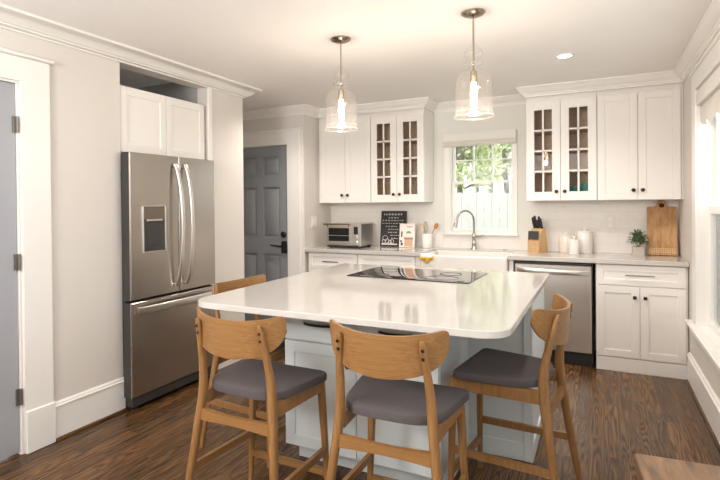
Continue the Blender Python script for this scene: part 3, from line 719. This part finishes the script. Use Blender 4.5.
# cookbook
lf = leaning((-2.492, -.145, ZW, 0), .14)
t = thing('cookbook', 'white cookbook with food pictures leaning on the chalkboard sign', 'book', (-2.41, -.12, ZW))
BW, BH = .170, .255
MB(lf).box((0, .004, 0), (BW, .016, BH), .002).obj('cover', 'paper', t)
MB(lf).box((.003, 0, .003), (BW - .003, .0045, BH - .003)).obj('pages', 'cream', t)
for a, b, c_, d_, mk in ((.020, .11, .034, .17, 'ink'), (.012, .055, .03, .075, 'ink'), (.055, .088, .155, .097, 'ink'), (.02, .02, .04, .05, 'ink'), (.06, .010, .150, .087, 'pink'), (.05, .10, .155, .112, 'pink'), (.075, .15, .13, .163, 'green'), (.085, .164, .12, .174, 'green'), (.08, .215, .14, .223, 'green')):
    MB(lf).box((a, .0159, b), (c_, .0165, d_)).obj('cover_picture', mk, t)
# utensil crock
cc = (-2.203, -.10, ZW)
m = MB(); m.lathe([(.050, 0), (.055, .006), (.055, .145), (.053, .148), (.049, .145), (.049, .012), (.0, .010)], cc, 28, True, False)
tag(m.obj('utensil_crock', 'ceramic', off=cc), 'white ceramic crock holding cooking utensils', 'crock')
def blade(m, base, tip, wd, th, ln):
    b = Vector(base); q = Vector(tip); d = (q - b).normalized(); sd = d.cross(Vector((0, 1, 0))).normalized(); nn = sd.cross(d)
    m.tube([b, q - d * ln], .005, 8)
    R = []
    for k in range(9):
        s = k / 8; ww = wd * math.sin(PI * (.12 + .80 * s)) ** .6; c = q - d * ln * (1 - s)
        R.append([c + sd * ww * math.cos(a) + nn * th * math.sin(a) for a in [2 * PI * i / 10 for i in range(10)]])
    m.loft(R)
m = MB(); blade(m, (-2.19, -.09, ZW + .014), (-2.275, -.10, 1.172), .018, .003, .09); tag(m.obj('wooden_spatula', 'paleoak'), 'pale wooden spatula leaning left in the crock', 'spatula')
m = MB(); blade(m, (-2.225, -.10, ZW + .014), (-2.085, -.115, 1.175), .021, .008, .065); tag(m.obj('wooden_spoon', 'redwood'), 'orange brown wooden spoon leaning right in the crock', 'spoon')
t = thing('whisk', 'steel balloon whisk standing in the crock', 'whisk', (-2.21, -.085, ZW + .014))
MB().tube([(-2.205, -.085, ZW + .014), (-2.222, -.08, 1.07)], .006, 8).obj('whisk_handle', 'chrome', t)
m = MB()
for k in range(4):
    a = PI * k / 4; P = []
    for i in range(13):
        s = 2 * PI * i / 12; rr = .026 * math.sin(s); P.append((-2.224 + rr * math.cos(a), -.08 + rr * math.sin(a), 1.13 - .06 * math.cos(s)))
    m.tube(P, .0016, 6)
m.obj('wires', 'chrome', t)
# knife block
kc = (-1.115, -.16, ZW)
kb = Matrix.Translation(kc) @ Matrix.Rotation(math.radians(-26), 4, 'Z')
KX = lambda p: kb @ Vector(p)
t = thing('knife_block', 'pale wooden knife block holding black knives', 'knife block', kc)
m = MB(KX); hw = .055
m.loft([[(x, -.085, 0), (x, .075, 0), (x, .030, .235), (x, -.010, .222), (x, -.085, .118)] for x in (-hw, hw)]); m.obj('block', 'block', t)
m = MB(KX); m.box((-.024, -.0875, .045), (.024, -.0845, .062)); m.obj('label_plate', 'pot', t)
dd = Vector((0, .05, 1)).normalized()
for i in range(6):
    x = -.045 + .018 * i; p = Vector((x, -.080, .112)); q = p + dd * .088
    m = MB(KX); m.tube([p, p + dd * .02, p + dd * .06, q], [.0078, .0084, .0088, .0076], 8)
    tag(m.obj('steak_knife', 'dark'), 'black handled steak knife in the front row of the knife block', 'knife', 'steak knives in the knife block')
kl = [('broad black knife handle at the left of the block top', -.036, .014, .11), ('tall black knife handle near the left of the block top', -.018, .022, .125),
      ('short black knife handle in the middle of the block top', .004, .012, .085), ('long black knife handle towards the right of the block top', .024, .020, .118), ('black knife handle at the right end of the block top', .042, .012, .10)]
for lab, x, y, l in kl:
    p = Vector((x, y - .015, .222)); d3 = Vector((0, -.30, .95)).normalized()
    m = MB(KX); m.tube([p - d3 * .01, p + d3 * .02, p + d3 * l * .6, p + d3 * l], [.0092, .0105, .0125, .0095], 10); tag(m.obj('kitchen_knife', 'dark'), lab, 'knife', 'large knives in the knife block')
# canisters
def canister(c, r, h, label, mk, lid_h, kn):
    t = thing('canister', label, 'canister', c, 'canisters on the worktop')
    m = MB(); m.lathe([(r * .93, 0), (r, .008), (r, h - .006), (r * .97, h)], c, 32); m.obj('jar', mk, t)
    m = MB(); m.lathe([(r * .99, h + .0005), (r * .99, h + lid_h * .6), (r * .9, h + lid_h), (r * .3, h + lid_h + .004)], c, 32); l = m.obj('lid', mk, t)
    m = MB(); m.lathe([(.008, h + lid_h + .003), (.007, h + lid_h + .010), (kn, h + lid_h + .018), (kn * .9, h + lid_h + .027), (kn * .3, h + lid_h + .031)], c, 16); m.obj('knob', mk, l)
canister((-.880, -.115, ZW), .062, .148, 'squat cream canister behind the small one', 'cream', .012, .011)
canister((-.808, -.255, ZW), .045, .118, 'smallest white canister, in front of the other two', 'ceramic', .012, .014)
canister((-.728, -.10, ZW), .068, .186, 'tallest white canister, right of the other two', 'ceramic', .013, .012)
# potted plant
pc = (-.310, -.19, ZW)
t = thing('potted_plant', 'small green plant in a square grey pot', 'plant', pc)
m = MB(); m.loft([[(pc[0] + x, pc[1] + y, pc[2] + z) for x, y in rrect(s, s, .008, 3)] for s, z in ((.092, 0), (.096, .078), (.088, .078), (.086, .06))]); m.obj('pot', 'pot', t)
m = MB(); m.box((pc[0] - .040, pc[1] - .040, pc[2] + .055), (pc[0] + .040, pc[1] + .040, pc[2] + .066)); m.obj('soil', 'soil', t)
m = MB(); rnd = random.Random(5)
for k in range(300):
    a = rnd.uniform(0, 2 * PI); el = rnd.uniform(.15, 1.45); rr = rnd.uniform(.35, 1)
    p = Vector((pc[0] + .085 * rr * math.cos(el) * math.cos(a), pc[1] + .085 * rr * math.cos(el) * math.sin(a), pc[2] + .085 + .125 * rr * math.sin(el)))
    d = Vector((math.cos(a) * math.cos(el), math.sin(a) * math.cos(el), math.sin(el) * .8 + rnd.uniform(-.4, .4))).normalized(); sd = d.cross(Vector((rnd.uniform(-.3, .3), rnd.uniform(-.3, .3), 1))).normalized(); nn = sd.cross(d)
    l = rnd.uniform(.020, .034); wd = l * .38
    m.f([m.v(p), m.v(p + d * l * .5 + sd * wd + nn * .003), m.v(p + d * l), m.v(p + d * l * .5 - sd * wd + nn * .003)])
for k in range(14):
    a = 2 * PI * k / 14; m.tube([(pc[0], pc[1], pc[2] + .066), (pc[0] + .05 * math.cos(a), pc[1] + .05 * math.sin(a), pc[2] + .14)], .0012, 5)
m.obj('foliage', 'leaf', t, sharp=180)
# cutting board
lf = leaning((-.238, -.125, ZW, 0), .22)
t = thing('cutting_board', 'large wooden cutting board leaning in the worktop corner', 'cutting board', (-.13, -.07, ZW))
m = MB(lf); W_, H_ = .215, .425
out = rpoly([(0, 0), (W_, 0), (W_, H_), (W_ * .72, H_ + .004), (W_ * .60, H_ + .065), (W_ * .42, H_ + .065), (W_ * .28, H_ + .004), (0, H_)], [.006, .006, .012, .012, .012, .012, .012, .012], 4)
m.loft([[(u, d, w_) for u, w_ in out] for d in (0, .020)]); m.obj('board', 'board', t)
m = MB(lf); rr = .020; c_ = (W_ * .51, H_ + .012)
m.loft([[(c_[0] + r_ * math.cos(a), d, c_[1] + r_ * math.sin(a)) for a in [2 * PI * i / 20 for i in range(20)]] for r_, d in ((rr, .0195), (rr, .024), (rr * .55, .024), (rr * .45, .021))]); m.obj('hanging_ring', 'bronze', t)
m = MB(lf); u = .010
while u < W_ - .016:
    m.box((u, .0195, .020), (u + .011, .0212, .027)); m.box((u, .0195, .054), (u + .011, .0212, .060)); m.box((u, .0195, .027), (u + .004, .0212, .054)); m.box((u + .0075, .0195, .030), (u + .0105, .0212, .050)); u += .0165
m.obj('carved_band', 'board_cut', t)
# outlet and switch
t = thing('wall_outlet', 'white double outlet on the tile above the canisters', 'outlet', (-.517, -.008, 1.196))
MB(F_back(-.0085)).box((-.553, 0, 1.138), (-.481, .005, 1.254), .002).obj('cover_plate', 'plate', t)
for z in (1.170, 1.222): MB(F_back(-.0135)).box((-.534, 0, z - .017), (-.500, .003, z + .017), .003).obj('socket', 'trim', t)
t = thing('light_switch', 'white double light switch left of the toaster oven', 'switch', (-3.375, -.43, 1.19))
MB().box((-3.375, -.492, 1.125), (-3.369, -.372, 1.250), .002).obj('cover_plate', 'plate', t)
for y in (-.462, -.402): MB().box((-3.369, y - .017, 1.155), (-3.365, y + .017, 1.220), .001).obj('rocker', 'trim', t)

# ------------------------------------------------------------------ refrigerator and alcove cabinet
XF = -3.3385
t = thing('refrigerator', 'stainless steel french door refrigerator with ice dispenser', 'refrigerator', (-3.75, -2.63, 0))
FB0, FB1 = ay0 + .010, ay1 - .025
fy0, fy1, fm = -3.072, -2.190, -2.606
MB().box((-4.19, FB0, .03), (XF - .082, -2.200, 1.735), .004).obj('body', 'darkgrey', t)
def skin(m):   # dark edges, steel front
    for f in m.bm.faces:
        f.normal_update()
    return m
def fdoor(a, b, z0, z1, hole=None):
    m = MB()
    m.mi = 1; m.box((XF - .078, a, z0), (XF - .010, b, z1))
    m.mi = 0
    if not hole:
        m.loft([[(x, *q) for q in ((a + i, z0 + i), (b - i, z0 + i), (b - i, z1 - i), (a + i, z1 - i))] for x, i in ((XF - .0105, 0), (XF - .006, 0), (XF, .006))], False, True)
    else:
        h0, h1, k0, k1 = hole
        for A, B, C_, D in ((a, h0, z0, z1), (h1, b, z0, z1), (h0, h1, z0, k0), (h0, h1, k1, z1)):
            m.box((XF - .0105, A, C_), (XF, B, D))
    return m.obj('door', ['steel', 'darkgrey'], t)
hole = (-2.970, -2.750, 1.060, 1.388)
dl = fdoor(fy0, fm - .004, .748, 1.745, None)
# dispenser: a framed box set into the front of the left door
m = MB(); h0, h1, k0, k1 = hole
for A, B, C_, D in ((h0, h0 + .010, k0, k1), (h1 - .010, h1, k0, k1), (h0, h1, k0, k0 + .010), (h0, h1, k1 - .010, k1)): m.box((XF - .002, A, C_), (XF + .012, B, D), .002)
disp = m.obj('dispenser_frame', 'handle', dl)
m = MB(); m.box((XF + .0005, h0 + .010, k0 + .010), (XF + .002, h1 - .010, k1 - .095)); m.obj('dispenser_well', 'well', dl)
m = MB(); m.box((XF + .0005, h0 + .010, k1 - .095), (XF + .006, h1 - .010, k1 - .010), .001); m.obj('dispenser_panel', 'disp', dl)
m = MB(); m.box((XF + .003, h0 + .035, k1 - .112), (XF + .014, h1 - .035, k1 - .096), .003); m.obj('dispenser_lever', 'handle', dl)
m = MB(); m.box((XF + .0015, h0 + .045, k0 + .035), (XF + .006, h1 - .05, k1 - .115), .002); m.obj('dispenser_paddle', 'darkgrey', dl)
m = MB(); m.box((XF + .0015, h0 + .012, k0 + .011), (XF + .010, h1 - .012, k0 + .022), .002); m.obj('drip_tray', 'darkgrey', dl)
dr = fdoor(fm + .002, fy1, .748, 1.745)
m = MB(); m.mi = 1; m.box((XF - .078, fy0, .095), (XF - .010, fy1, .733)); m.mi = 0
m.loft([[(x, *q) for q in ((fy0 + i, .095 + i), (fy1 - i, .095 + i), (fy1 - i, .733 - i), (fy0 + i, .733 - i))] for x, i in ((XF - .0105, 0), (XF - .006, 0), (XF, .006))], False, True)
dz = m.obj('freezer_drawer', ['steel', 'darkgrey'], t)
def vhandle(parent, y, bow):
    P = []; n = 20
    for k in range(n + 1):
        s = k / n; z = .795 + .895 * s; P.append((XF + .012 + .052 * math.sin(PI * s) ** .5, y + bow * (1 - (2 * s - 1) ** 2), z))
    m = MB(); m.loft([[(p[0] + dx, p[1] + dy, p[2]) for dx, dy in rrect(.016, .034, .007, 3)] for p in P])
    m.tube([(XF - .004, y, .81), (XF + .018, y, .81)], .010, 10); m.tube([(XF - .004, y, 1.675), (XF + .018, y, 1.675)], .010, 10)
    m.obj('handle', 'handle', parent)
vhandle(dl, -2.655, .022); vhandle(dr, -2.548, .018)
P = []; n = 20
for k in range(n + 1):
    s = k / n; P.append((XF + .012 + .050 * math.sin(PI * s) ** .5, fy0 + .045 + .80 * s, .676 + .004 * math.sin(PI * s)))
m = MB(); m.loft([[(p[0] + a, p[1], p[2] + b) for a, b in rrect(.016, .054, .007, 3)] for p in P]); m.tube([(XF - .004, P[0][1] + .012, .682), (XF + .02, P[0][1] + .012, .682)], .01, 10); m.tube([(XF - .004, P[-1][1] - .012, .682), (XF + .02, P[-1][1] - .012, .682)], .01, 10)
m.obj('handle', 'handle', dz)
MB().box((XF - .07, fy0 + .01, .028), (XF - .012, fy1 - .01, .09), .004).obj('toe_grille', 'darkgrey', t)
for y in (fy0 + .06, fy1 - .06): MB().lathe([(.022, 0), (.022, .012), (.012, .014), (.012, .034)], (XF - .045, y, 0), 14).obj('foot', 'dark', t)
# cabinet over the refrigerator
t = thing('overhead_cabinet', 'white two door cabinet above the refrigerator', 'cabinet', (-3.8, -2.63, 1.752))
cy0, cy1, cz0, cz1 = ay0 + .004, ay1 - .028, 1.752, 2.205
MB().box((-4.2, cy0, cz0), (LX - .028, cy1, cz1)).obj('body', 'cab', t)
ym = (cy0 + cy1) / 2
for a, b, s in ((cy0 + .002, ym - .002, 1), (ym + .002, cy1 - .002, 0)):
    shaker(MB(F_left(LX - .026)), a, b, cz0 + .002, cz1 - .001).obj('door', 'cab', t)

# ------------------------------------------------------------------ island
t = thing('kitchen_island', 'pale grey kitchen island with drawers and an open knee corner', 'island', (-1.7, -2.4, 0))
ix0, ix1, iy0, iy1 = -2.080, -1.250, -3.160, -1.85
m = MB(); m.box((ix0, iy0, .105), (ix1, iy1, .8835)); m.box((ix0 + .02, iy0 + .095, 0), (ix1 - .0, iy1 - .02, .105))
m.box((ix1 - .002, -2.560, 0), (-.925, -1.80, .8835)); m.obj('body', 'isl', t)
m = MB()
m.box((ix1, -2.568, 0), (-.920, -2.560, .095), .003); m.box((-.962, -2.572, 0), (-.917, -2.556, .8835), .003); m.box((-.928, -2.566, 0), (-.916, -1.80, .095), .003); m.box((-.928, -2.574, .0), (-.917, -2.520, .8835), .003)
m.obj('corner_trim', 'isl', t)
FI = F_back(iy0); xm = (ix0 + ix1) / 2
for a, b, s in ((ix0 + .003, xm - .002, 1), (xm + .002, ix1 - .003, 0)):
    d = MB(FI).box((a, 0, .672), (b, .02, .866), .003).obj('drawer', 'isl', t)
    c = (a + b) / 2; m = MB(F_back(iy0 - .02)); P = [(c - .082 + .164 * k / 10, .004 + .026 * math.sin(PI * k / 10) ** .6, .764) for k in range(11)]; m.tube(P, .0065, 8); m.obj('handle', 'bronze', d)
    d = shaker(MB(FI), a, b, .112, .665).obj('door', 'isl', t); knob(d, b - .035 if s else a + .035, iy0 - .02, .580)
FL, FR, BK, FT = -2.383, -.893, -1.770, -3.590
t2 = thing('island_worktop', 'white quartz island worktop with rounded corners', 'worktop', (-1.66, -2.67, .884))
out = rpoly([(FL, FT), (FR, FT), (FR, BK), (FL, BK)], [.14, .13, .02, .02], 8)
cxm, cym = (FL + FR) / 2, (FT + BK) / 2
def ins(i): return [(cxm + (x - cxm) * (1 - i / .75), cym + (y - cym) * (1 - i / .9)) for x, y in out]
m = MB(); m.loft([[(x, y, z) for x, y in ins(i)] for z, i in ((.884, .003), (.887, 0), (.911, 0), (.914, .003))]); m.obj('slab', 'quartz', t2)
t = thing('induction_cooktop', 'black glass cooktop set in the island worktop', 'cooktop', (-1.647, -2.19, .9142))
cook = t
m = MB(); m.loft([[(-1.647 + x, -2.19 + y, z) for x, y in rrect(.785 - i, .526 - i, .008, 4)] for z, i in ((.9142, 0), (.9182, 0), (.9195, .003))]); m.obj('glass_top', 'blackglass', t)
for cx_, cy_, rr in ((-.23, .11, .085), (-.23, -.12, .07), (.19, .10, .07), (.19, -.11, .10)):
    c = (-1.647 + cx_, -2.19 + cy_, .9196); m = MB(); m.lathe([(rr, 0), (rr, .0002), (rr - .002, .0002), (rr - .002, 0)], c, 40, False, False); m.obj('burner_ring', 'darkgrey', t)
cook.rotation_euler = (0, 0, math.radians(-1.6)); cook.location.x -= .006

# ------------------------------------------------------------------ stools
def make_stool():
    t = thing('counter_stool', 'x', 'stool', (0, 0, 0), 'oak counter stools around the island')
    plan = rpoly([(-.186, -.156), (.186, -.156), (.236, .214), (-.236, .214)], [.13, .13, .035, .035], 7)
    def rg(i, z): return [(x * (1 - i / .21), .03 + (y - .03) * (1 - i / .185), z) for x, y in plan]
    m = MB(); m.loft([rg(.010, .590), rg(.001, .594), rg(0, .602), rg(0, .618), rg(.003, .626), rg(.011, .631), rg(.04, .634), rg(.12, .632)]); m.obj('seat', 'fabric', t)
    m = MB(); m.box((-.178, .200, .535), (.178, .220, .592), .003); m.obj('apron', 'oak_rail', t)
    for s in (-1, 1):
        m = MB(); R = []
        for k in range(5):
            q = k / 4; x = s * (.175 + .016 * q); y = -.15 + .36 * q
            R.append([(x - .011, y, .535), (x + .011, y, .535), (x + .011, y, .590), (x - .011, y, .590)])
        m.loft(R); m.obj('apron', 'oak', t)
        m = MB(); m.bar([(s * .217, .228, 0), (s * .203, .224, .30), (s * .189, .215, .592)], [.022, .029, .036], [.022, .029, .034]); m.obj('leg', 'oak', t)
        pts = [(.240, -.243, 0), (.214, -.209, .25), (.193, -.181, .45), (.177, -.163, .60), (.172, -.168, .70), (.164, -.191, .81), (.157, -.211, .89), (.156, -.217, .914)]
        wx = [.024, .029, .033, .034, .032, .028, .026, .018]; wy = [.026, .034, .040, .042, .036, .027, .022, .014]
        Q, WX, WY = [], [], []
        for i in range(len(pts) - 1):
            for k in range(4):
                u = k / 4; p0 = pts[max(i - 1, 0)]; p1 = pts[i]; p2 = pts[i + 1]; p3 = pts[min(i + 2, len(pts) - 1)]
                cr = lambda a, b, c, d: .5 * (2 * b + (c - a) * u + (2 * a - 5 * b + 4 * c - d) * u * u + (3 * b - a - 3 * c + d) * u ** 3)
                Q.append((s * cr(p0[0], p1[0], p2[0], p3[0]), cr(p0[1], p1[1], p2[1], p3[1]), p1[2] + (p2[2] - p1[2]) * u)); WX.append(wx[i] + (wx[i + 1] - wx[i]) * u); WY.append(wy[i] + (wy[i + 1] - wy[i]) * u)
        Q.append((s * pts[-1][0], pts[-1][1], pts[-1][2])); WX.append(wx[-1]); WY.append(wy[-1])
        m = MB(); m.bar(Q, WX, WY, .45); lg = m.obj('leg', 'oak', t)
        for z, y in ((.882, -.2195), (.852, -.213)):
            m = MB(); m.tube([(s * .1585, y + .006, z), (s * .1585, y - .003, z)], .0065, 10); m.obj('bolt', 'bronze', lg)
        m = MB(); m.loft([[(s * x - .009, y, z - .016), (s * x + .009, y, z - .016), (s * x + .009, y, z + .016), (s * x - .009, y, z + .016)] for x, y, z in ((.213, -.206, .268), (.204, .226, .262))]); m.obj('stretcher', 'oak', t)
    m = MB(); m.loft([[(x, .216, .145), (x, .234, .145), (x, .234, .177), (x, .216, .177)] for x in (-.209, .209)]); m.obj('footrest', 'oak_rail', t)
    m = MB(); R = []
    for k in range(13):
        x = -.188 + .376 * k / 12; q = 1 - (2 * k / 12 - 1) ** 2; R.append([(x, -.184, .470 + .008 * q), (x, -.164, .470 + .008 * q), (x, -.164, .524 - .010 * q), (x, -.184, .524 - .010 * q)])
    m.loft(R); m.obj('stretcher', 'oak_rail', t)
    # bent back rest
    m = MB(); n, k2, th = 40, 8, .013; A = 1.15
    def P(s, q, off):
        x = .224 * math.sin(s * A) / math.sin(A); y = -.130 - .094 * (math.cos(s * A) - math.cos(A)) / (1 - math.cos(A))
        zt = .923 + .026 * s * s - .014 * abs(s) ** 20; zb = .768 + .070 * s * s + .040 * abs(s) ** 8
        z = zb + (zt - zb) * q
        nx, ny = math.sin(s * .85), -math.cos(s * .85)
        return (x + nx * off, y + ny * off - .010 * (q - .5), z)
    R = []
    for i in range(n + 1):
        s = -1 + 2 * i / n
        R.append([P(s, 0, 0)] + [P(s, q / k2, th / 2) for q in range(k2 + 1)] + [P(s, 1, 0)] + [P(s, q / k2, -th / 2) for q in range(k2, -1, -1)])
    m.loft(R); m.obj('backrest', 'oak_rail', t)
    return t
stools = [(-1.914, -3.661, -1, 'oak counter stool nearest the refrigerator at the front of the island'),
          (-1.292, -3.614, 1.2, 'oak counter stool with its curved back centred before the island drawers'),
          (-.953, -2.985, 83.5, 'oak counter stool at the rounded island corner beside the dishwasher'),
          (-2.343, -3.020, -95, 'oak counter stool half hidden at the refrigerator end of the island')]
proto = make_stool()
for i, (x, y, a, lab) in enumerate(stools):
    o = proto if i == 0 else copy_tree(proto)
    o.location = (x, y, 0); o.rotation_euler = (0, 0, math.radians(a)); o['label'] = lab

# ------------------------------------------------------------------ table corner by the right window
tz = .74
t = thing('oak_table', 'rustic oak table top by the window in the near corner', 'table', (-.526, -4.0, 0))
m = MB(); m.box((0, -.85, tz - .035), (.40, 0, tz), .003); m.obj('table_top', 'table', t, off=(0, 0, 0))
for x, y in ((.03, -.03), (.37, -.03), (.03, -.82), (.37, -.82)):
    MB().box((x - .025, y - .025, 0), (x + .025, y + .025, tz - .035), .003).obj('leg', 'table', t, off=(0, 0, 0))
t.rotation_euler = (0, 0, math.radians(5))

# ------------------------------------------------------------------ pendants and downlight
def pendant(x, y, label, ztop=ZC):
    t = thing('pendant_light', label, 'pendant lamp', (x, y, ztop), 'glass pendants over the island')
    m = MB(); m.lathe([(.065, 0), (.065, -.006), (.055, -.016), (.03, -.026), (.012, -.030)], (x, y, ztop), 28); m.obj('canopy', 'nickel', t)
    m = MB(); m.tube([(x, y, ztop - .025), (x, y, 2.10)], .005, 10); m.obj('rod', 'nickel', t)
    m = MB(); m.lathe([(.014, 2.268), (.016, 2.262), (.022, 2.250), (.046, 2.222), (.051, 2.205), (.046, 2.186), (.022, 2.172), (.020, 2.168), (.040, 2.158), (.052, 2.150), (.040, 2.141), (.022, 2.133), (.022, 2.126), (.060, 2.110), (.082, 2.092), (.095, 2.066), (.099, 2.03), (.099, 1.90), (.100, 1.88), (.104, 1.864), (.107, 1.858)], (x, y, 0), 40, False, False)
    m.obj('glass_shade', 'shade', t, sharp=180)
    for nm, zz, r_, th_ in (('glass_rim', 1.860, .1065, .0030), ('glass_bead', 2.150, .050, .004), ('glass_lip', 1.885, .1000, .0018)):
        m = MB(); m.tube([(x + r_ * math.cos(2 * PI * k / 40), y + r_ * math.sin(2 * PI * k / 40), zz) for k in range(41)], th_, 8, False); m.obj(nm, 'rimglass', t, sharp=180)
    m = MB(); m.lathe([(.008, 2.12), (.017, 2.112), (.019, 2.085), (.019, 2.055), (.015, 2.05)], (x, y, 0), 20); s = m.obj('socket', 'nickel', t)
    m = MB(); m.lathe([(.010, 2.05), (.013, 2.035), (.017, 2.005), (.018, 1.975), (.015, 1.945), (.009, 1.925), (.003, 1.918)], (x, y, 0), 20); m.obj('bulb', 'bulb', s)
    l = bpy.data.lights.new('pendant_glow', 'POINT'); l.energy = 8; l.color = (1, .87, .74); l.shadow_soft_size = .03
    lo = bpy.data.objects.new('pendant_glow', l); COL.objects.link(lo); lo.location = (x, y, 1.89)
pendant(-2.044, -2.52, 'clear glass bell pendant nearer the refrigerator')
pendant(-1.210, -2.57, 'clear glass bell pendant in front of the sink window')
t = thing('recessed_downlight', 'round lit recessed downlight in the ceiling', 'downlight', (-.82, -1.35, ZC))
m = MB(); m.lathe([(.062, -.001), (.062, -.006), (.048, -.007), (.046, -.001)], (-.82, -1.35, ZC), 32, False, False); m.obj('trim_ring', 'trim', t)
m = MB(); m.lathe([(.046, -.001), (.046, -.004), (.02, -.0045)], (-.82, -1.35, ZC), 32); m.obj('lens', 'lens', t)
